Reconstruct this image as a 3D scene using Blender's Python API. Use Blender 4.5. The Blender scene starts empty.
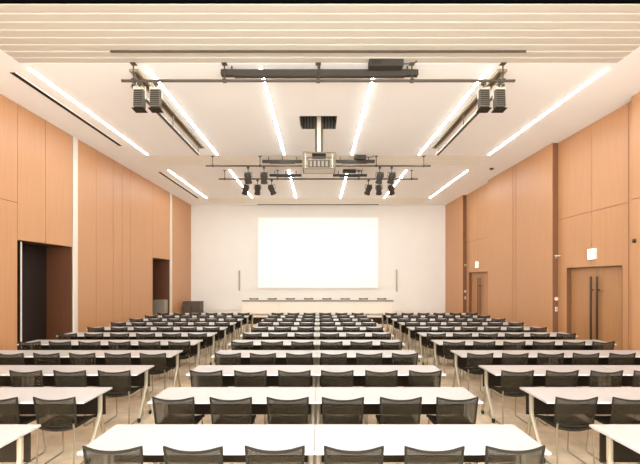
import bpy, bmesh, math, random
from mathutils import Vector, Matrix
random.seed(4)
S = bpy.context.scene
COL = S.collection
PI = math.pi

# ------------------------------------------------------------------ room numbers (metres, camera at x=0 y=0, looking +y)
EYE = 2.03
HC = 6.06            # ceiling height
WX = 6.90            # half width
DF = 21.70           # front wall
BACK = -1.5  # shell ends here, left open for the added world light
ORD = ['first', 'second', 'third', 'fourth', 'fifth', 'sixth', 'seventh', 'eighth', 'ninth', 'tenth', 'eleventh']

# ------------------------------------------------------------------ materials
def new_mat(name):
    m = bpy.data.materials.new(name); m.use_nodes = True
    nt = m.node_tree
    return m, nt, nt.nodes['Principled BSDF']

def mat(name, col, rough=0.5, metal=0.0, noise=0.0, scale=20.0, stretch=(1, 1, 1), bump=0.0, spec=0.5):
    m, nt, b = new_mat(name)
    b.inputs['Base Color'].default_value = (*col, 1)
    b.inputs['Roughness'].default_value = rough
    b.inputs['Metallic'].default_value = metal
    b.inputs['Specular IOR Level'].default_value = spec
    if noise or bump:
        tc = nt.nodes.new('ShaderNodeTexCoord'); mp = nt.nodes.new('ShaderNodeMapping')
        mp.inputs['Scale'].default_value = stretch
        nz = nt.nodes.new('ShaderNodeTexNoise'); nz.inputs['Scale'].default_value = scale
        nz.inputs['Detail'].default_value = 4
        nt.links.new(tc.outputs['Object'], mp.inputs['Vector']); nt.links.new(mp.outputs['Vector'], nz.inputs['Vector'])
        if noise:
            rp = nt.nodes.new('ShaderNodeValToRGB')
            rp.color_ramp.elements[0].position = 0.3; rp.color_ramp.elements[1].position = 0.7
            rp.color_ramp.elements[0].color = (*[c * (1 - noise) for c in col], 1)
            rp.color_ramp.elements[1].color = (*[min(1, c * (1 + noise)) for c in col], 1)
            nt.links.new(nz.outputs['Fac'], rp.inputs['Fac']); nt.links.new(rp.outputs['Color'], b.inputs['Base Color'])
        if bump:
            bp = nt.nodes.new('ShaderNodeBump'); bp.inputs['Strength'].default_value = bump
            bp.inputs['Distance'].default_value = 0.004
            nt.links.new(nz.outputs['Fac'], bp.inputs['Height']); nt.links.new(bp.outputs['Normal'], b.inputs['Normal'])
    return m

def emit(name, col, strength):
    m = bpy.data.materials.new(name); m.use_nodes = True
    nt = m.node_tree; nt.nodes.remove(nt.nodes['Principled BSDF'])
    e = nt.nodes.new('ShaderNodeEmission')
    e.inputs['Color'].default_value = (*col, 1); e.inputs['Strength'].default_value = strength
    nt.links.new(e.outputs[0], nt.nodes['Material Output'].inputs['Surface'])
    return m

def mesh_cloth(name, col, see):
    m, nt, b = new_mat(name)
    b.inputs['Base Color'].default_value = (*col, 1); b.inputs['Roughness'].default_value = 0.8; b.inputs['Specular IOR Level'].default_value = .12
    tr = nt.nodes.new('ShaderNodeBsdfTransparent'); mx = nt.nodes.new('ShaderNodeMixShader')
    tc = nt.nodes.new('ShaderNodeTexCoord'); wv = nt.nodes.new('ShaderNodeTexWave')
    wv.inputs['Scale'].default_value = 3; wv.bands_direction = 'X'
    ma = nt.nodes.new('ShaderNodeMapRange')
    ma.inputs['To Min'].default_value = see - 0.015; ma.inputs['To Max'].default_value = see + 0.015
    nt.links.new(tc.outputs['Object'], wv.inputs['Vector']); nt.links.new(wv.outputs['Fac'], ma.inputs['Value'])
    nt.links.new(ma.outputs['Result'], mx.inputs['Fac'])
    nt.links.new(b.outputs[0], mx.inputs[1]); nt.links.new(tr.outputs[0], mx.inputs[2])
    nt.links.new(mx.outputs[0], nt.nodes['Material Output'].inputs['Surface'])
    return m

WOOD = (0.51, 0.255, 0.118)
M = dict(
    deck=mat('stage_deck', (0.70, 0.62, 0.52), 0.6, noise=0.03, scale=3),
    wood=mat('wood_veneer', WOOD, 0.42, noise=0.04, scale=3.0, stretch=(6, 6, 0.35)),
    door=mat('door_veneer', (0.42, 0.205, 0.085), 0.4, noise=0.07, scale=3.0, stretch=(6, 6, 0.35)),
    groove_shade=mat('groove_shade_wood', (0.17, 0.07, 0.026), 0.7),  # dark panel joints, plus shade painted into the door-bay reveals
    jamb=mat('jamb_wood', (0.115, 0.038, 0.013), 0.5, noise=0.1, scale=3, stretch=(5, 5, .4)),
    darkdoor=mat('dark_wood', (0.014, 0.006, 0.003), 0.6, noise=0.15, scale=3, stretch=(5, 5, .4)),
    plaster=mat('cream_plaster', (0.79, 0.75, 0.70), 0.85, noise=0.015, scale=1.2),
    ceil=mat('ceiling_paint', (0.90, 0.90, 0.885), 0.9, noise=0.01, scale=1.0),
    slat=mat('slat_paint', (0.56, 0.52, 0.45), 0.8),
    slatdark=mat('slat_gap', (0.30, 0.23, 0.16), 0.9),
    floor=mat('floor_carpet', (0.58, 0.45, 0.31), 0.75, noise=0.16, scale=5.0, bump=0.3),
    white=mat('white_laminate', (0.465, 0.443, 0.436), 0.35, noise=0.01, scale=4),
    edge=mat('table_edge', (0.66, 0.62, 0.57), 0.5),
    panel=mat('dark_panel', (0.028, 0.019, 0.011), 0.8, noise=0.1, scale=40, spec=.12),
    alu=mat('pale_metal', (0.34, 0.275, 0.19), 0.4, metal=0.25),
    cage=mat('cage_metal', (0.17, 0.135, 0.09), 0.5, metal=0.2),
    speaker=mat('speaker_grey', (0.52, 0.47, 0.40), 0.6),
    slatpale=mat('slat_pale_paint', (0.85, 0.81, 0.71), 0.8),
    steel=mat('steel', (0.34, 0.28, 0.20), 0.35, metal=0.6),
    paletrim=mat('pale_trim', (0.72, 0.64, 0.55), 0.5),
    black=mat('black_plastic', (0.018, 0.014, 0.009), 0.6, spec=.2),
    rig=mat('rig_black', (0.032, 0.024, 0.016), 0.6, noise=0.1, scale=30),
    rigbrown=mat('rig_pipe', (0.06, 0.042, 0.027), 0.5),
    grey=mat('grey_metal', (0.11, 0.092, 0.07), 0.55, noise=0.12, scale=60),
    bracket=mat('light_bracket', (0.62, 0.56, 0.46), 0.5),
    void=mat('black_pocket', (0.002, 0.002, 0.002), 1.0, spec=0.0),
    screen=mat('screen_fabric', (0.93, 0.925, 0.90), 0.9),
    screenedge=mat('screen_edge', (0.80, 0.79, 0.74), 0.8),
    seat=mat('seat_fabric', (0.028, 0.021, 0.013), 0.85, noise=0.15, scale=80, spec=.1),
    mesh=mesh_cloth('back_mesh', (0.030, 0.022, 0.013), 0.44),
    cabinet=mat('cabinet_brown', (0.085, 0.055, 0.038), 0.55, noise=0.1, scale=4),
    greycab=mat('cabinet_grey', (0.27, 0.22, 0.17), 0.6),
    cream=mat('cream_panel', (0.78, 0.70, 0.60), 0.6),
    bronze=mat('bronze', (0.075, 0.04, 0.02), 0.35, metal=0.5),
    lamp=emit('lamp_diffuser', (0.93, 0.985, 0.97), 58.0),
    sign=emit('sign_face', (0.93, 1.0, 0.93), 2.6),
    signgreen=emit('sign_green', (0.35, 0.95, 0.55), 1.4),
    led=emit('small_lamp', (1.0, 0.9, 0.75), 1.2),
)

# ------------------------------------------------------------------ mesh builder
class MB:
    def __init__(self): self.bm = bmesh.new()
    def box(self, x0, x1, y0, y1, z0, z1, bev=0.0, M4=None):
        r = bmesh.ops.create_cube(self.bm, size=1.0)
        vs = r['verts']
        bmesh.ops.scale(self.bm, vec=(abs(x1-x0), abs(y1-y0), abs(z1-z0)), verts=vs)
        bmesh.ops.translate(self.bm, vec=((x0+x1)/2, (y0+y1)/2, (z0+z1)/2), verts=vs)
        if bev:
            es = list({e for v in vs for e in v.link_edges})
            rb = bmesh.ops.bevel(self.bm, geom=es, offset=bev, segments=2, affect='EDGES', profile=0.5)
            vs = list({v for f in rb['faces'] for v in f.verts} | {v for v in vs if v.is_valid})
        if M4 is not None: bmesh.ops.transform(self.bm, matrix=M4, verts=[v for v in vs if v.is_valid])
        return self
    def tube(self, pts, r, n=8, closed=False, flat=1.0):
        pts = [Vector(p) for p in pts]; rings = []; N = len(pts)
        up = None
        for i, p in enumerate(pts):
            a = pts[(i-1) % N] if (closed or i > 0) else p
            c = pts[(i+1) % N] if (closed or i < N-1) else p
            t = (c - a).normalized()
            if up is None:
                up = Vector((0, 0, 1)) if abs(t.z) < 0.9 else Vector((1, 0, 0))
            s = t.cross(up)
            if s.length < 1e-4: s = t.cross(Vector((0, 1, 0)))
            s.normalize(); u = s.cross(t).normalized(); up = u
            rings.append([self.bm.verts.new(p + (s*math.cos(2*PI*k/n) + u*flat*math.sin(2*PI*k/n))*r) for k in range(n)])
        for i in range(N if closed else N-1):
            A = rings[i]; B = rings[(i+1) % N]
            for k in range(n): self.bm.faces.new((A[k], A[(k+1) % n], B[(k+1) % n], B[k]))
        if not closed:
            self.bm.faces.new(rings[0][::-1]); self.bm.faces.new(rings[-1])
        return self
    def lathe(self, prof, axis_o, axis_d, n=16):
        o = Vector(axis_o); d = Vector(axis_d).normalized()
        s = d.orthogonal().normalized(); u = d.cross(s)
        rings = [[self.bm.verts.new(o + d*h + (s*math.cos(2*PI*k/n)+u*math.sin(2*PI*k/n))*r) for k in range(n)] for h, r in prof]
        for A, B in zip(rings, rings[1:]):
            for k in range(n): self.bm.faces.new((A[k], A[(k+1) % n], B[(k+1) % n], B[k]))
        self.bm.faces.new(rings[0][::-1]); self.bm.faces.new(rings[-1])
        return self
    def sheet(self, fn, nu, nv, thick):
        """closed curved slab: fn(u,v)->(point, normal)"""
        F = []; B = []
        for i in range(nu+1):
            fr = []; br = []
            for j in range(nv+1):
                p, nrm = fn(i/nu, j/nv); p = Vector(p); nrm = Vector(nrm).normalized()
                fr.append(self.bm.verts.new(p + nrm*thick/2)); br.append(self.bm.verts.new(p - nrm*thick/2))
            F.append(fr); B.append(br)
        f = self.bm.faces.new
        for i in range(nu):
            for j in range(nv):
                f((F[i][j], F[i+1][j], F[i+1][j+1], F[i][j+1])); f((B[i][j], B[i][j+1], B[i+1][j+1], B[i+1][j]))
        for i in range(nu):
            f((F[i][0], B[i][0], B[i+1][0], F[i+1][0])); f((F[i][nv], F[i+1][nv], B[i+1][nv], B[i][nv]))
        for j in range(nv):
            f((F[0][j], F[0][j+1], B[0][j+1], B[0][j])); f((F[nu][j], B[nu][j], B[nu][j+1], F[nu][j+1]))
        return self
    def build(self, name, material, parent=None, smooth=False):
        bmesh.ops.recalc_face_normals(self.bm, faces=self.bm.faces[:])
        me = bpy.data.meshes.new(name); self.bm.to_mesh(me); self.bm.free()
        me.materials.append(M[material])
        if smooth:
            for p in me.polygons: p.use_smooth = True
            try: me.set_sharp_from_angle(angle=math.radians(40))
            except Exception: pass
        o = bpy.data.objects.new(name, me); COL.objects.link(o)
        if parent: o.parent = parent
        return o

def tag(o, label=None, cat=None, group=None, kind=None):
    if label: o['label'] = label
    if cat: o['category'] = cat
    if group: o['group'] = group
    if kind: o['kind'] = kind
    return o

def thing(name, label, cat, loc=(0, 0, 0), rotz=0.0, group=None, kind=None):
    o = bpy.data.objects.new(name, None); COL.objects.link(o)
    o.location = loc; o.rotation_euler = (0, 0, rotz); o.empty_display_size = 0.1
    return tag(o, label, cat, group, kind)

def dup(root, loc, rotz=0.0, label=None, group=None):
    r = root.copy(); COL.objects.link(r); r.location = loc; r.rotation_euler = (0, 0, rotz)
    if label: r['label'] = label
    if group: r['group'] = group
    for ch in list(root.children):
        c = ch.copy(); COL.objects.link(c); c.parent = r
        for g in list(ch.children):
            d = g.copy(); COL.objects.link(d); d.parent = c
    return r

def struct(name, mb, m, label, cat, parent=None):
    o = mb.build(name, m, parent)
    return tag(o, label, cat, kind='structure')

# ------------------------------------------------------------------ floor
b = MB(); b.box(-7.9, 7.9, BACK, DF + .1, -0.1, 0.0)
struct('floor', b, 'floor', 'beige brown carpeted floor under all the table rows', 'floor')

# ------------------------------------------------------------------ ceiling
CT = 6.95
def central(b, y0, y1):  b.box(-5.56, 5.56, y0, y1, HC, HC + .12)
b = MB()
b.box(-7.9, -5.56, BACK, DF, HC, HC + .3)
b.box(5.56, 7.9, BACK, DF, HC, HC + .3)
central(b, BACK, 5.33)
HY0, HY1, HX = 9.86, 10.72, .465             # projector hatch
central(b, 7.46, HY0); central(b, HY1, 12.95)
b.box(-5.56, -HX, HY0, HY1, HC, HC + .12); b.box(HX, 5.56, HY0, HY1, HC, HC + .12)
central(b, 14.10, 19.80)
b.box(-5.56, 5.56, 21.30, DF, HC, HC + .12)
b.box(-7.9, 7.9, BACK, DF + .1, CT, CT + .1)
ceil = struct('ceiling', b, 'ceil', 'cream ceiling of smooth panels with slatted bands across it', 'ceiling')
b = MB()
def slats(b, y0, y1, pitch, gap, depth):
    y = y0
    while y < y1 - .02:
        ye = min(y + pitch - gap, y1)
        # board with a small chamfer on the side towards the back of the hall
        v = [(y + .022, HC), (ye, HC), (ye, HC + depth), (y, HC + depth), (y, HC + .04)]
        L = [b.bm.verts.new((-5.56, a, z)) for a, z in v]; R = [b.bm.verts.new((5.56, a, z)) for a, z in v]
        n = len(v)
        for k in range(n): b.bm.faces.new((L[k], L[(k+1) % n], R[(k+1) % n], R[k]))
        b.bm.faces.new(L[::-1]); b.bm.faces.new(R)
        y += pitch
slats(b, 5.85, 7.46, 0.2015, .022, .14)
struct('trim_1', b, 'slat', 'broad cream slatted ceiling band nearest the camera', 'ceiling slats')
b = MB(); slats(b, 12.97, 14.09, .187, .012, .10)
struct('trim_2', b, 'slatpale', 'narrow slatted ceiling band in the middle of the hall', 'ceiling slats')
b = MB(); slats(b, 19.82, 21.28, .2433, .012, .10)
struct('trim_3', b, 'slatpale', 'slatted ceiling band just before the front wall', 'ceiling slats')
b = MB()
for y0, y1 in ((5.84, 7.46), (12.95, 14.10), (19.80, 21.30)): b.box(-5.56, 5.56, y0, y1, HC + .16, HC + .2)
struct('trim_4', b, 'slatdark', 'brownish backing board behind the ceiling slats', 'backing board')
b = MB()                                        # black partition pocket across the ceiling
b.box(-7.2, 7.2, 5.81, 5.845, HC + .001, CT); b.box(-7.2, 7.2, 5.33, 5.36, HC + .13, CT); b.box(-7.2, 7.2, 5.36, 5.81, CT - .05, CT)
struct('trim_5', b, 'void', 'black partition pocket running across the ceiling at the top of the picture', 'ceiling pocket')

# ------------------------------------------------------------------ walls
def panels(b, side, xf, y0, y1, z0, z1, joints=(), zj=(), thick=.014, gap=.020):
    """proud veneer panels with open joints on a wall facing the room"""
    ys = [y0] + sorted(joints) + [y1]; zs = [z0] + sorted(zj) + [z1]
    for i in range(len(ys)-1):
        for j in range(len(zs)-1):
            a = ys[i] + (gap/2 if i else 0); c = ys[i+1] - (gap/2 if i < len(ys)-2 else 0)
            d = zs[j] + (gap/3 if j else 0); e = zs[j+1] - (gap/3 if j < len(zs)-2 else 0)
            b.box(side*xf, side*(xf + thick), a, c, d, e)

O1, O2, OH = (9.17, 11.22), (16.67, 18.57), 2.945
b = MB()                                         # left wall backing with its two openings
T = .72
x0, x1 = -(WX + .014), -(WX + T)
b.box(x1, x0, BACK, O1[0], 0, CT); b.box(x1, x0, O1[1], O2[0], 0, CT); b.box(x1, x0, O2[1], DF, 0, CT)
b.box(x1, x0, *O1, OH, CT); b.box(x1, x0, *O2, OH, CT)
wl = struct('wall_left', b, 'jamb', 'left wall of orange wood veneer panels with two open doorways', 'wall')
b = MB()
panels(b, -1, WX, BACK, O1[0], 0, HC, (3.2, 6.2), (3.79,))
panels(b, -1, WX, O1[0] + .013, O1[1], OH, HC, (10.12,), ())
panels(b, -1, WX, 11.46, O2[0], 0, HC, (12.43, 13.46, 14.08, 14.68), ())
panels(b, -1, WX, O2[0] + .013, O2[1], OH, HC, (), ())
panels(b, -1, WX, 18.84, DF, 0, HC, (), ())
b.build('wood_panels', 'wood', wl)
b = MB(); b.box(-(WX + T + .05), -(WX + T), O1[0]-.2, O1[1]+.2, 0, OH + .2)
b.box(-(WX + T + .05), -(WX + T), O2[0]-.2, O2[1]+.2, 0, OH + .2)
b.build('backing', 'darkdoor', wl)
b = MB(); b.box(-(WX+.03), -(WX-.03), 11.26, 11.44, 0, HC, .006)
struct('trim_6', b, 'paletrim', 'pale full height upright beside the nearer left doorway', 'upright')
b = MB(); b.box(-(WX+.03), -(WX-.03), 18.62, 18.82, 0, HC, .006)
struct('trim_7', b, 'paletrim', 'pale full height upright beside the farther left doorway', 'upright')

R1, R2 = (8.80, 11.80), (16.26, 19.10)           # recessed door bays in the right wall
RX = 7.08
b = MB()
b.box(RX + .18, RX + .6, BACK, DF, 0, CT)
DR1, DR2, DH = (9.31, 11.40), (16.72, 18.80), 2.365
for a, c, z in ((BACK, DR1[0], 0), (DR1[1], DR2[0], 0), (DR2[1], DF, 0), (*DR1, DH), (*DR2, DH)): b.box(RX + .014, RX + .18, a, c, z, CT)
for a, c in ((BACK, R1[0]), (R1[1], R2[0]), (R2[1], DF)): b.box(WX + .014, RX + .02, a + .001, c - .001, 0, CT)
wr = struct('wall_right', b, 'groove_shade', 'right wall of orange wood veneer panels with two door bays', 'wall')
b = MB()
panels(b, 1, WX, BACK, R1[0], 0, HC, (3.0, 6.0), (3.79,))
panels(b, 1, WX, R1[1], 13.95, 0, HC); panels(b, 1, WX, 13.99, 14.16, 0, HC); panels(b, 1, WX, 14.20, R2[0], 0, HC)
panels(b, 1, WX, R2[1], DF, 0, HC, (), ())
for (a, c), (d, e) in ((R1, DR1), (R2, DR2)):
    mid = (d + e)/2
    panels(b, 1, RX, a + .34, c, DH, HC, (mid,), (3.79,)); panels(b, 1, RX, a, a + .32, 0, HC)
    panels(b, 1, RX, a + .34, d, 0, DH); panels(b, 1, RX, e, c, 0, DH)
b.build('wood_panels', 'wood', wr)

b = MB(); b.box(-WX - .8, WX + .8, DF, DF + .15, 0, CT)
struct('wall_front', b, 'plaster', 'plain cream front wall behind the screen', 'wall')
b = MB(); b.box(-6.7, 6.7, DF - .012, DF, 0.0, .09)
struct('baseboard_front', b, 'cream', 'low cream baseboard along the front wall', 'baseboard')

# double doors, right wall
def double_door(name, y0, y1, where):
    d = thing(name, 'double wood door with long dark pull bars, %s' % where, 'door', (RX, (y0+y1)/2, 0), kind='structure')
    h = (y1 - y0)/2; rec = .12
    f = MB(); f.box(.002, .17, -h, -h + .02, 0, DH); f.box(.002, .17, h - .02, h, 0, DH); f.box(.002, .17, -h, h, DH - .02, DH)
    f.build('door_frame', 'groove_shade', d)
    for s in (-1, 1):
        l = MB(); ya, yb = sorted((s*.006, s*(h - .024))); l.box(rec, rec + .05, ya, yb, .005, DH - .024, .002)
        lf = l.build('door_leaf', 'door', d)
        hb = MB(); y = s*.115
        hb.box(.045, .065, y - .035, y + .035, .18, 2.11, .006)
        for z in (.35, 1.76): hb.box(.06, rec + .004, y - .02, y + .02, z - .015, z + .015)
        hb.build('pull_handle', 'bronze', lf, True)
        k = MB(); k.lathe([(0, .028), (.02, .024)], (rec, s*.22, 1.76), (-1, 0, 0), 14)
        k.build('lock', 'steel', lf, True)
    return d
double_door('door_1', *DR1, 'right wall, nearer the camera')
double_door('door_2', *DR2, 'right wall, nearer the stage')

# open door leaf in the nearer left doorway
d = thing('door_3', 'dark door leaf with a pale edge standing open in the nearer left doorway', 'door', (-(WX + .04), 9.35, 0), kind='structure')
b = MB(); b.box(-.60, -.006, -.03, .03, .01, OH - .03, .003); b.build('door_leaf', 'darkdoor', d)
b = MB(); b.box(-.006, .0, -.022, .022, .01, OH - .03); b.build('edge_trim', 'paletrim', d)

# ------------------------------------------------------------------ linear lights in the ceiling
LX = [-5.50, -3.25, -1.09, 1.09, 3.25, 5.50]
NAMEX = ['far left', 'second from the left', 'third from the left', 'third from the right', 'second from the right', 'far right']
def make_light(length, w, loc, label):
    t = thing('ceiling_light', label, 'ceiling light', loc, group='linear ceiling lights')
    a = MB(); a.box(-w/2 - .012, w/2 + .012, 0, length, -.012, 0); a.build('housing', 'ceil', t)
    a = MB(); a.box(-w/2, w/2, .01, length - .01, -.018, -.012); a.build('diffuser', 'lamp', t)
    return t
secs = [(7.60, 12.88, 'linear light, %s, in the nearer ceiling panel'), (14.7, 19.72, 'linear light, %s, in the ceiling panel before the front wall')]
for y0, y1, lab in secs:
    t = None
    for x, nx in zip(LX, NAMEX):
        lb = 'white ' + lab % nx
        if t is None: t = make_light(y1 - y0, .055, (x, y0, HC), lb)
        else: dup(t, (x, y0, HC), 0, lb)

# dark slots in the left ceiling border
for (y0, y1, lab) in ((7.78, 12.05, 'long dark slot diffuser in the left ceiling border, nearer the camera'),
                      (15.0, 19.8, 'dark slot diffuser in the left ceiling border, nearer the front wall')):
    t = thing('slot_diffuser', lab, 'air vent', (-5.95, y0, HC), group='ceiling slot diffusers')
    a = MB(); a.box(-.07, -.055, 0, y1-y0, -.012, 0); a.box(.055, .07, 0, y1-y0, -.012, 0); a.build('frame', 'ceil', t)
    a = MB(); a.box(-.055, .055, 0, y1-y0, -.006, 0); a.build('slot', 'black', t)
t = MB(); t.lathe([(0, .075), (.03, .07), (.05, .05)], (6.29, 14.5, HC), (0, 0, -1), 16)
tag(t.build('ceiling_sensor', 'rigbrown', None, True), 'small dark round sensor on the right ceiling border', 'sensor')
b = MB(); b.box(-3.27, 3.24, 21.42, 21.56, HC - .02, HC)
tag(b.build('ceiling_slot', 'grey'), 'long dark screen slot in the ceiling above the projection screen', 'slot')

# ------------------------------------------------------------------ lighting rig
PZ = 2.03 + 3.71
def pipe(y, label, hang=(-3.45, -1.75, 0.0, 1.75, 3.45)):
    t = thing('lighting_pipe', label, 'pipe', (0, y, PZ), group='lighting pipes')
    a = MB(); a.tube([(-3.67, 0, 0), (3.67, 0, 0)], .026, 10); a.build('tube', 'rigbrown', t, True)
    for h in hang:
        a = MB(); a.tube([(h, 0, .02), (h, 0, HC - PZ)], .013, 8); a.box(h - .035, h + .035, -.035, .035, -.03, .035, .006)
        a.box(h-.05, h+.05, -.05, .05, HC - PZ - .012, HC - PZ)
        a.build('hanger', 'rigbrown', t)
    return t
pipe(7.47, 'long dark lighting pipe across the ceiling, nearest the camera')
pipe(13.07, 'dark lighting pipe carrying the upper pairs of spotlights', (-3.45, -1.9, 1.9, 3.45))
pipe(14.77, 'dark lighting pipe carrying the lower trios of spotlights', (-3.45, -1.5, 1.5, 3.45))
a = MB(); a.box(-3.66, 3.66, 7.03, 7.055, HC - .03, HC)
tag(a.build('ceiling_track_bar', 'rigbrown'), 'thin dark track fixed along the near ceiling slats', 'track')
def bar(y, x0, x1, label, zc=3.89, hy=.052):
    t = thing('lighting_bar', label, 'lighting bar', (0, y, EYE + zc), group='lighting bars')
    a = MB(); a.box(x0, x1, -.06, .06, -hy, hy, .01); a.box(x0 + .25, x1 - .25, -.045, .045, -hy - .02, -hy)
    a.build('housing', 'rig', t)
    for x in (x0 + .2, x0 + (x1-x0)*.5, x1 - .2):
        a = MB(); a.tube([(x, 0, hy), (x, 0, HC - EYE - zc)], .014, 8); a.build('hanger', 'rigbrown', t)
    return t
def jbox(x0, x1, y, z0, z1, label):
    t = thing('dimmer_box', label, 'box', ((x0+x1)/2, y, EYE + z0), group='boxes on the lighting bars')
    w = (x1-x0)/2; h = z1 - z0
    a = MB(); a.box(-w, w, -.09, .09, 0, h, .008); a.build('case', 'rig', t)
    a = MB()
    for k in range(6): a.box(-w + .05 + k*.03, -w + .065 + k*.03, -.094, -.088, .02, h - .02)
    a.build('grille', 'black', t)
    a = MB(); a.tube([(w, 0, h*.6), (w + .1, 0, h*.62), (w + .18, 0, h*.55), (w + .26, -.02, h*.95)], .012, 6); a.build('cable', 'rigbrown', t, True)
bar(7.55, -1.83, 1.88, 'long black lighting bar nearest the camera')
jbox(.93, 1.56, 7.38, 3.90, 4.028, 'black box on the lighting bar nearest the camera')
bar(13.17, -1.84, -.52, 'black lighting bar left of the projector cage', 3.885, .042)
bar(13.17, .52, 1.86, 'black lighting bar right of the projector cage', 3.885, .042)
jbox(1.2, 1.55, 13.0, 3.90, 4.028, 'black box on the lighting bar right of the projector cage')
bar(14.87, -1.81, -.62, 'black lighting bar behind and below the left one', 3.87, .038)
bar(14.87, .55, 1.81, 'black lighting bar behind and below the right one', 3.87, .038)
jbox(.9, 1.38, 14.70, 3.92, 4.028, 'flat black box on the rearmost right lighting bar')

# rails running along the hall beside the flood lights
for s, nm in ((-1, 'left'), (1, 'right')):
    t = thing('lighting_rail', 'thin dark rail hanging lengthwise behind the %s flood lights' % nm, 'rail', (s*3.52, 7.6, PZ - .02), group='lengthwise rails')
    a = MB(); a.box(-.03, .03, 0, 4.2, -.03, .03, .005); a.build('rail', 'rigbrown', t)
    a = MB(); a.box(-.06, -.045, 0, 4.2, -.02, .0); a.build('cable_tray', 'bracket', t)
    for y in (.1, 2.1, 4.15):
        a = MB(); a.tube([(0, y, .02), (0, y, HC - PZ + .02)], .012, 8); a.build('hanger', 'rigbrown', t)
    t = thing('ceiling_track', 'thick brown track along the ceiling behind the %s flood lights' % nm, 'track', (s*3.53, 7.65, HC), group='ceiling tracks')
    a = MB(); a.box(-.09, .09, 0, 4.5, -.05, 0, .006); a.build('housing', 'steel', t)
    a = MB(); a.box(-.03, .03, .02, 4.48, -.058, -.05); a.build('slot', 'rigbrown', t)

# flood lights
def floodlight(x, y, zc, tilt, label):
    t = thing('hanging_floodlight', label, 'flood light', (x, y, PZ - .026), group='flood lights')
    zb = zc - (PZ - .026)
    a = MB(); a.box(-.04, .04, -.035, .035, -.05, -.001, .008); a.tube([(0, 0, -.05), (0, 0, -.09)], .015, 8); a.build('clamp', 'rigbrown', t)
    R = Matrix.Translation((0, 0, zb)) @ Matrix.Rotation(tilt, 4, 'X')
    y_ = MB(); y_.tube([(-.11, 0, zb), (-.11, 0, -.09), (.11, 0, -.09), (.11, 0, zb)], .013, 6); y_.build('yoke', 'bracket', t)
    a = MB(); a.box(-.09, .09, -.07, .08, -.17, .16, .012, M4=R); h = a.build('housing', 'grey', t)
    a = MB()
    for k in range(8): a.box(-.08, .08, -.075, -.068, -.145 + k*.037, -.128 + k*.037, M4=R)
    a.build('cooling_fins', 'black', h)
    a = MB(); a.box(-.085, .085, -.05, .07, -.20, -.17, .01, M4=R)
    a.box(-.11, .11, -.08, .11, -.215, -.20, .004, M4=R); a.build('barn_door', 'black', t)
    a = MB(); a.box(-.08, .08, -.06, .07, .16, .19, .01, M4=R); a.build('top_cap', 'bracket', t)
for x, lab in ((-3.335, 'grey flood light hanging at the left, outer one of the pair'), (-3.03, 'grey flood light hanging at the left, inner one of the pair'),
               (3.09, 'grey flood light hanging at the right, inner one of the pair'), (3.38, 'grey flood light hanging at the right, outer one of the pair')):
    floodlight(x, 7.47, EYE + 3.37, math.radians(-4), lab)

# spotlights
def spotlight(x, y, tilt, pan, lab, L=.36, r=.105):
    t = thing('spotlight', lab, 'spotlight', (x, y, PZ - .026), 0, 'stage spotlights')
    a = MB(); a.box(-.04, .04, -.035, .035, -.06, -.001, .008); a.tube([(0, 0, -.06), (0, 0, -.20)], .015, 8); a.build('clamp', 'rigbrown', t)
    zc = -.35
    a = MB(); a.tube([(-.125, 0, zc), (-.125, 0, -.19), (.125, 0, -.19), (.125, 0, zc)], .012, 6); a.build('yoke', 'rigbrown', t)
    dr = Vector((math.sin(pan)*math.cos(tilt), math.cos(tilt)*math.cos(pan), -math.sin(tilt)))
    o = Vector((0, 0, zc)) - dr*L*.45
    a = MB(); a.lathe([(0, r*.55), (.03, r*.9), (.05, r), (L*.55, r), (L*.6, r*.9), (L*.8, r*.9), (L*.82, r*1.05), (L, r*1.05)], o, dr, 18)
    bd = a.build('body', 'rig', t, True)
    a = MB(); a.lathe([(0, r*.85), (.012, r*.8)], o + dr*(L*1.0 - .001), dr, 18); a.build('lens', 'steel', bd, True)
    return t
for (x, y, tl, pn, lab) in (
    (-2.29, 13.07, 68, 10, 'upper left stage spotlight, nearer the wall'), (-1.77, 13.07, 68, -5, 'upper left stage spotlight, nearer the projector'),
    (2.01, 13.07, 66, -20, 'upper right stage spotlight, nearer the projector'), (2.40, 13.07, 66, -28, 'upper right stage spotlight, nearer the wall'),
    (-2.68, 14.77, 60, -30, 'lower left stage spotlight, outermost of the trio'), (-2.24, 14.77, 62, -12, 'lower left stage spotlight, middle of the trio'),
    (-1.72, 14.77, 58, 42, 'lower left stage spotlight, innermost of the trio'),
    (1.86, 14.77, 58, -32, 'lower right stage spotlight, innermost of the trio'), (2.24, 14.77, 62, 10, 'lower right stage spotlight, middle of the trio'),
    (2.70, 14.77, 60, 26, 'lower right stage spotlight, outermost of the trio')):
    spotlight(x, y, math.radians(tl), math.radians(pn), 'black ' + lab)

# ------------------------------------------------------------------ projector lift
CX = .02
t = thing('projector_hatch', 'dark square hatch in the ceiling above the projector', 'hatch', (CX, (HY0+HY1)/2, HC))
w, dd = HX - .02, (HY1-HY0)/2
a = MB()
a.box(-w, w, dd-.04, dd-.001, 0, .6); a.box(-w, w, -dd+.001, -dd+.03, .0, .6)
a.box(-w, -w+.02, -dd, dd, 0, .6); a.box(w-.02, w, -dd, dd, 0, .6); a.box(-w, w, -dd, dd, .58, .6)
a.build('liner', 'rig', t)
a = MB()
for k in range(11): a.box(-w + .06 + k*.08, -w + .09 + k*.08, dd-.07, dd-.04, 0, .58)
a.build('ribs', 'grey', t)
CZ0, CZ1 = EYE + 2.80, EYE + 3.20
t = thing('projector_cage', 'pale metal cage on two poles holding the projector', 'cage', (CX, 10.3, CZ0))
for x in (-.075, .075):
    a = MB(); a.tube([(x, 0, CZ1-CZ0), (x, 0, HC - CZ0 + .56)], .028, 10); a.build('pole', 'rigbrown', t, True)
a = MB(); a.box(-.05, .05, -.02, .02, CZ1-CZ0, HC-CZ0+.4); a.build('cable_duct', 'bracket', t)
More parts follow.
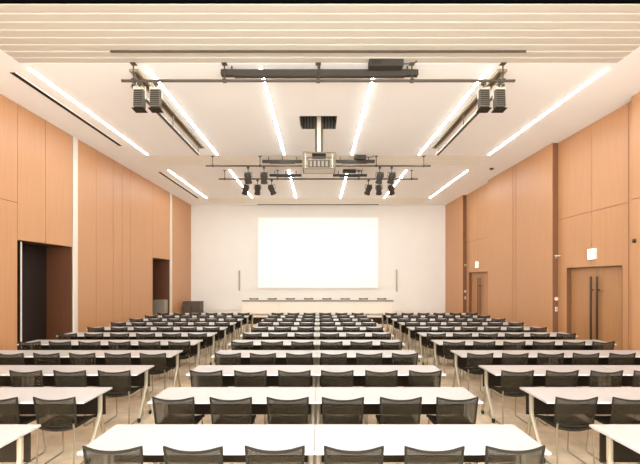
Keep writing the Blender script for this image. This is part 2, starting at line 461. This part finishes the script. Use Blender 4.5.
cw, cd, ch = .40, .22, CZ1-CZ0
a = MB()
for x in (-cw, cw):
    for y in (-cd, cd): a.box(x-.022, x+.022, y-.022, y+.022, 0, ch, .004)
for z in (0, ch):
    for y in (-cd, cd): a.box(-cw, cw, y-.016, y+.016, z-.016, z+.016)
    for x in (-cw, cw): a.box(x-.016, x+.016, -cd, cd, z-.016, z+.016)
a.build('frame', 'cage', t)
for x in (-cw+.06, cw-.06):
    a = MB(); a.box(x-.012, x+.012, -cd, -cd+.02, 0, ch); a.build('side_rail', 'bracket', t)
a = MB(); a.box(-.18, .18, -.12, .12, ch-.02, ch+.02, .004); a.build('mount_plate', 'rig', t)
a = MB(); a.box(-cw+.01, cw-.01, -cd+.01, cd-.01, -.01, .008); a.build('tray', 'bracket', t)
t = thing('projector', 'grey and black projector inside the ceiling cage', 'projector', (CX, 10.3, CZ0 + .012))
a = MB(); a.box(-.30, .30, -.17, .17, 0, .24, .02); pb = a.build('body', 'greycab', t)
a = MB(); a.box(-.27, .27, -.178, -.168, .03, .21); a.build('rear_panel', 'rig', t)
a = MB()
for k in range(5): a.box(-.235 + k*.1, -.175 + k*.1, -.186, -.176, .05, .19)
a.build('vent_grille', 'greycab', t)
a = MB(); a.box(-.17, .17, -.14, .14, .24, .33, .01); a.build('top_unit', 'rig', t)
a = MB(); a.lathe([(0, .09), (.08, .085), (.1, .07)], (0, .165, .13), (0, 1, 0), 18); a.build('lens', 'black', t, True)

# the projector throws a blank white frame onto the screen: a point lamp at its lens, masked to the frame
PLY = 10.3 + .30
ld = bpy.data.lights.new('projector_lamp', 'POINT'); ld.energy = 420; ld.shadow_soft_size = .01; ld.use_nodes = True
nt = ld.node_tree; em = nt.nodes['Emission']; geo = nt.nodes.new('ShaderNodeNewGeometry'); sx = nt.nodes.new('ShaderNodeSeparateXYZ')
nt.links.new(geo.outputs['Incoming'], sx.inputs[0])
def mth(op, a, b_):
    n = nt.nodes.new('ShaderNodeMath'); n.operation = op
    for i, v in enumerate((a, b_)):
        if isinstance(v, (int, float)): n.inputs[i].default_value = v
        else: nt.links.new(v, n.inputs[i])
    return n.outputs[0]
PLZ = CZ0 + .16
dy = DF - .082 - PLY
rx = mth('DIVIDE', sx.outputs[0], sx.outputs[1]); rz = mth('DIVIDE', sx.outputs[2], sx.outputs[1])
mk = mth('MULTIPLY', mth('GREATER_THAN', rx, (-.01 - 3.22 - CX)/dy), mth('LESS_THAN', rx, (-.01 + 3.22 - CX)/dy))
mk = mth('MULTIPLY', mk, mth('MULTIPLY', mth('GREATER_THAN', rz, (EYE - .415 - PLZ)/dy), mth('LESS_THAN', rz, (EYE + 3.335 - PLZ)/dy)))
nt.links.new(mk, em.inputs['Strength'])
lo = bpy.data.objects.new('projector_lamp', ld); COL.objects.link(lo); lo.parent = t; lo.location = (0, .30, .148)

# ------------------------------------------------------------------ front of the hall
t = thing('projection_screen', 'large blank white projection screen on the front wall', 'screen', (-.01, DF - .07, EYE - .42))
sw, sh = 3.23, 3.76
a = MB(); a.box(-sw, sw, -.012, .012, 0, sh); a.build('fabric', 'screen', t)
a = MB(); a.box(-sw - .05, -sw, -.016, .016, -.05, sh + .04); a.box(sw, sw + .05, -.016, .016, -.05, sh + .04)
a.box(-sw, sw, -.02, .02, -.06, 0.0); a.box(-sw, sw, -.016, .016, sh, sh + .05); a.build('border', 'screenedge', t)
a = MB()
for x in (-sw, 0, sw): a.box(x-.05, x+.05, .016, .066, sh - .02, sh + .04)
a.build('wall_mount', 'screenedge', t)
for x, z0, z1, lab in ((-4.26, EYE - .62, EYE + .5, 'slim grey column speaker on the front wall, left of the screen'),
                       (4.24, EYE - .66, EYE + .55, 'slim grey column speaker on the front wall, right of the screen')):
    t = thing('column_speaker', lab, 'speaker', (x, DF, z0), group='column speakers')
    a = MB(); a.box(-.045, .045, -.12, -.02, 0, z1-z0, .01); a.build('cabinet', 'speaker', t)
    a = MB(); a.box(-.03, .03, -.128, -.118, .03, z1-z0-.03); a.build('grille', 'steel', t)
    a = MB(); a.box(-.03, .03, -.03, 0, .2, .28); a.box(-.03, .03, -.03, 0, z1-z0-.28, z1-z0-.2); a.build('bracket', 'greycab', t)

# stage
STY, STH = 18.2, .33
t = thing('stage', 'low stage with a dark front below the front tables', 'stage', (0, STY, 0))
a = MB(); a.box(-5.3, 5.3, .02, DF - STY - .02, 0, STH - .03); a.build('base', 'panel', t)
a = MB(); a.box(-5.32, 5.32, 0, DF - STY - .015, STH - .03, STH, .004); a.build('deck', 'deck', t)
# dark cabinet left of the stage
t = thing('cabinet', 'dark brown cabinet at the front left corner by the wood wall', 'cabinet', (-6.33, 20.3, 0))
a = MB(); a.box(-.43, .43, -.28, .28, .06, .90, .006); a.build('body', 'cabinet', t)
a = MB(); a.box(-.45, .45, -.30, .30, .90, .93, .006); a.build('top', 'cabinet', t)
a = MB(); a.box(-.41, .41, -.24, .25, 0, .06); a.build('plinth', 'black', t)
for s in (-1, 1):
    a = MB(); x_, xx = sorted((s*.006, s*.42)); a.box(x_, xx, -.298, -.28, .08, .88, .004); dr = a.build('cabinet_door', 'cabinet', t)
    a = MB(); a.box(s*.04 - .008, s*.04 + .008, -.325, -.298, .45, .6); a.build('handle', 'bronze', dr)
t = thing('metal_cabinet', 'grey cabinet standing inside the farther left doorway', 'cabinet', (-7.24, 18.33, 0))
a = MB(); a.box(-.27, .27, -.2, .2, .05, 1.10, .008); a.build('body', 'greycab', t)
a = MB(); a.box(-.25, .25, -.18, .18, 0, .05); a.build('plinth', 'black', t)
a = MB(); a.box(-.25, .25, -.212, -.2, .08, 1.07, .003); a.build('cabinet_door', 'greycab', t)

# ------------------------------------------------------------------ signs and devices on the right wall
def exit_sign(y, where):
    t = thing('exit_sign', 'lit white and green exit sign above the %s double door' % where, 'sign', (RX, y, EYE + .515), group='exit signs')
    a = MB(); a.box(-.05, 0, -.145, .145, 0, .28, .008); a.build('housing', 'cream', t)
    a = MB(); a.box(-.056, -.05, -.133, .133, .012, .268); fc = a.build('face', 'sign', t)
    g = MB()                                    # running figure and doorway pictogram
    X = -.058
    K = .78
    def seg(p, q, r): g.tube([(X, p[0]*K, p[1]*K), (X, q[0]*K, q[1]*K)], r*K, 6, flat=.4)
    g.lathe([(0, .017), (.004, .017)], (X + .002, .02*K, .275*K), (-1, 0, 0), 14)
    seg((.01, .24), (-.01, .16), .018); seg((-.01, .16), (.05, .10), .012); seg((.05, .10), (.04, .05), .012)
    seg((-.01, .16), (-.05, .11), .012); seg((-.05, .11), (-.10, .11), .012); seg((.01, .235), (.06, .19), .010); seg((.01, .235), (-.05, .20), .010)
    for yy in (-.095, .095): g.box(X - .001, X + .002, yy - .005, yy + .005, .03, .25)
    g.box(X - .001, X + .002, -.095, .095, .242, .252)
    g.build('pictogram', 'signgreen', fc)
exit_sign(10.30, 'nearer'); exit_sign(17.75, 'farther')
for yb, nm in ((R1[1], 'nearer'), (R2[1], 'farther')):
    t = thing('wall_bracket', 'small pale wall bracket on the jamb beside the %s double door' % nm, 'wall bracket', (7.03, yb, EYE + .68), group='jamb brackets')
    a = MB(); a.box(-.045, .045, -.012, 0, -.06, .05, .004); a.build('wall_mount', 'steel', t)
    a = MB(); a.box(-.07, .048, -.12, -.012, .0, .03, .006); a.build('arm', 'paletrim', t)
    t = MB(); t.lathe([(0, .055), (.02, .055), (.03, .04)], (7.02, yb, 1.46), (0, -1, 0), 18)
    tag(t.build('wall_dial', 'paletrim', None, True), 'round pale wall dial on the jamb beside the %s double door' % nm, 'wall dial', 'jamb dials')
    t = thing('wall_switch', 'small pale switch plate under the dial beside the %s double door' % nm, 'switch', (7.02, yb, 1.15), group='jamb switches')
    a = MB(); a.box(-.035, .035, -.012, 0, -.06, .07, .004); a.build('plate', 'paletrim', t)
    a = MB(); a.box(-.015, .015, -.02, -.012, -.02, .03, .003); a.build('rocker', 'steel', t)
a = MB(); a.lathe([(0, .05), (.03, .045), (.04, .03)], (WX, 8.72, EYE + .84), (-1, 0, 0), 14)
tag(a.build('wall_sensor', 'bronze', None, True), 'small dark round sensor high on the near right wall panel', 'sensor')

# ------------------------------------------------------------------ furniture
TT = .72
def make_table(loc, label, group, front='panel', depth=.585):
    t = thing('conference_table', label, 'table', loc, group=group)
    hw = .899
    a = MB(); a.box(-hw, hw, 0, depth, TT - .022, TT, .004); top = a.build('tabletop', 'white', t)
    a = MB(); a.box(-hw + .004, hw - .004, -.0015, .002, TT - .021, TT - .005); a.build('edge_band', 'edge', top)
    a = MB(); a.box(-hw + .03, hw - .03, depth - .10, depth - .088, .42, TT - .03, .003); a.build('modesty_panel', front, t)
    a = MB(); a.box(-hw + .05, hw - .05, .33, .38, TT - .062, TT - .022); a.build('beam', 'panel', t)
    for s in (-1, 1):
        x = s*(hw - .030)
        lg = MB()
        lg.tube([(x, .37, TT - .03), (x, .37, .50), (x, .36, .46), (x, .15, .095), (x, .13, .06)], .021, 8, flat=1.3)
        lg.tube([(x, .37, .52), (x, .375, .46), (x, .48, .12), (x, .50, .06)], .018, 8)
        L = lg.build('leg', 'alu', t, True)
        for y in (.13, .50):
            c = MB(); c.lathe([(-.014, .026), (-.011, .03), (.011, .03), (.014, .026)], (x, y, .03), (1, 0, 0), 12)
            c.box(x - .018, x + .018, y - .014, y + .014, .03, .066)
            c.build('caster', 'black', L)
    return t

def make_chair(loc, label, group, rotz=0):
    t = thing('mesh_chair', label, 'chair', loc, rotz, group)
    W = .215
    def back(u, v):
        q = 2*u - 1
        zt = .754 + .027*abs(q)**2.2
        z = .47 + (zt - .47)*v
        wx = W*(.93 + .07*v)
        y = -.205 - .05*v - .035*(1 - q*q) + .02
        return Vector((q*wx, y, z))
    def fn(u, v):
        p = back(u, v); du = back(min(1, u + .01), v) - back(max(0, u - .01), v); dv = back(u, min(1, v + .01)) - back(u, max(0, v - .01))
        return p, du.cross(dv)
    a = MB(); a.sheet(fn, 10, 5, .008); bk = a.build('backrest', 'mesh', t, True)
    rim = [back(0, v/5) for v in range(6)] + [back(u/10, 1) for u in range(1, 11)] + [back(1, 1 - v/5) for v in range(1, 6)] + [back(1 - u/10, 0) for u in range(1, 10)]
    a = MB(); a.tube(rim, .0115, 7, closed=True); a.build('back_frame', 'black', t, True)
    def seat(u, v):
        q = 2*u - 1
        y = -.20 + .44*v
        z = .455 - .035*(1 - q*q)*(1 - .5*v) - (.03*max(0, v - .8)/.2)
        return Vector((q*(.198 + .008*math.sin(PI*v)), y, z))
    def fs(u, v):
        p = seat(u, v); du = seat(min(1, u + .01), v) - seat(max(0, u - .01), v); dv = seat(u, min(1, v + .01)) - seat(u, max(0, v - .01))
        return p, du.cross(dv)
    a = MB(); a.sheet(fs, 8, 8, .03); a.build('seat', 'seat', t, True)
    for s in (-1, 1):
        x = s*.192
        a = MB()
        a.tube([(x, -.215, .49), (x, -.205, .44), (x*1.01, -.20, .40), (x*1.02, -.22, .05), (x*1.02, -.21, .018), (x*1.02, -.18, .010),
                (x*1.02, .20, .010), (x*1.02, .225, .018), (x*1.01, .23, .05), (x*.95, .19, .40), (x*.95, .17, .425)], .0095, 7)
        a.build('sled_leg', 'steel', t, True)
    return t

mids = [3.32, 4.57, 5.82, 7.12, 8.40, 9.62, 10.81, 11.98, 13.13, 14.26, 15.35]
near = [m - .285 for m in mids]
def in_frame(x0, x1, y0, margin=0.0):
    lim_l = -318.2/400*y0 - margin; lim_r = 321.8/400*y0 + margin
    return x1 > lim_l and x0 < lim_r
CXO = -.030
SHIFT = {-1: -.006, 1: -.050}
T0 = C0 = None
tab_ord = {'centre': ['left', 'right'], 'left': ['aisle', 'outer'], 'right': ['aisle', 'outer']}
def put_table(x, y, label, group):
    global T0
    if T0 is None: T0 = make_table((x, y, 0), label, group)
    else: dup(T0, (x, y, 0), 0, label, group)
def put_chair(x, y, label, group):
    global C0
    jx, jr = random.uniform(-.005, .005), random.uniform(-.01, .01)
    if C0 is None: C0 = make_chair((x, y, 0), label, group)
    else: dup(C0, (x + jx, y + random.uniform(-.006, .006), 0), jr, label, group)
for n, yn in enumerate(near):
    row = ORD[n]
    for k, x in enumerate((CXO - .9, CXO + .9)):
        put_table(x, yn, 'white table, %s half of the %s centre row from the camera' % (tab_ord['centre'][k], row), 'tables of the centre block')
    for k in range(6):
        cx = CXO + (-1.505, -.90, -.295, .295, .90, 1.505)[k]
        put_chair(cx, yn + .185, 'black mesh chair, %s from the left in the %s centre row from the camera' % (ORD[k], row), 'chairs of the centre block')
    for s, blk in ((-1, 'left'), (1, 'right')):
        for k in range(2):
            x = SHIFT[s] + s*(2.5 + .9 + 1.81*k)
            if in_frame(x - .9, x + .9, yn + .6):
                put_table(x, yn, 'white table at the %s end of the %s %s block row from the camera' % (tab_ord[blk][k], row, blk), 'tables of the %s block' % blk)
        for k in range(6):
            cx = SHIFT[s] + s*(2.795, 3.40, 4.005, 4.605, 5.21, 5.815)[k]
            if in_frame(cx - .22, cx + .22, yn + .2):
                put_chair(cx, yn + .185, 'black mesh chair, %s from the aisle in the %s %s block row from the camera' % (ORD[k], row, blk), 'chairs of the %s block' % blk)

# stage tables and chairs
PT = None
for k in range(4):
    x = -.02 + (k - 1.5)*1.80
    lab = 'cream fronted table on the stage, %s from the left' % ORD[k]
    if PT is None:
        PT = thing('stage_table', lab, 'table', (x, 18.95, STH), group='tables on the stage')
        a = MB(); a.box(-.896, .896, 0, .6, TT - .03, TT, .004); tp = a.build('tabletop', 'white', PT)
        a = MB(); a.box(-.896, .896, -.004, .004, TT - .06, TT - .01); a.build('edge_band', 'grey', tp)
        a = MB(); a.box(-.875, .875, .03, .045, .08, TT - .05); a.build('front_panel', 'cream', PT)
        for s in (-1, 1):
            a = MB(); a.box(s*.865 - .022, s*.865 + .022, .02, .07, 0, TT - .03); a.box(s*.865 - .02, s*.865 + .02, .5, .55, 0, TT - .03)
            a.box(s*.865 - .02, s*.865 + .02, .02, .55, .02, .06); a.build('leg', 'cream', PT)
    else: dup(PT, (x, 18.95, STH), 0, lab)
for k in range(8):
    x = -.02 + (k - 3.5)*.90
    dup(C0, (x, 19.48, STH), PI, 'black mesh chair behind the stage tables, %s from the left' % ORD[k], 'chairs on the stage')

# ------------------------------------------------------------------ world, camera, view
w = bpy.data.worlds.new('World'); S.world = w; w.use_nodes = True
bg = w.node_tree.nodes['Background']; bg.inputs['Color'].default_value = (.93, .985, .97, 1); bg.inputs['Strength'].default_value = 8.3  # added fill light, entering through the open end behind the camera
cam = bpy.data.cameras.new('Camera'); co = bpy.data.objects.new('Camera', cam); COL.objects.link(co)
co.location = (0, 0, EYE); co.rotation_euler = (PI/2, 0, 0)
cam.sensor_width = 36; cam.lens = 400/640*36
cam.shift_x = 1.8/640; cam.shift_y = 47.5/640
cam.clip_end = 100
S.camera = co
S.view_settings.view_transform = 'Standard'; S.view_settings.look = 'None'
S.view_settings.exposure = 0.07; S.view_settings.gamma = 1.0; S.view_settings.use_curve_mapping = False
S.cycles.max_bounces = 14; S.cycles.diffuse_bounces = 8; S.cycles.transparent_max_bounces = 24
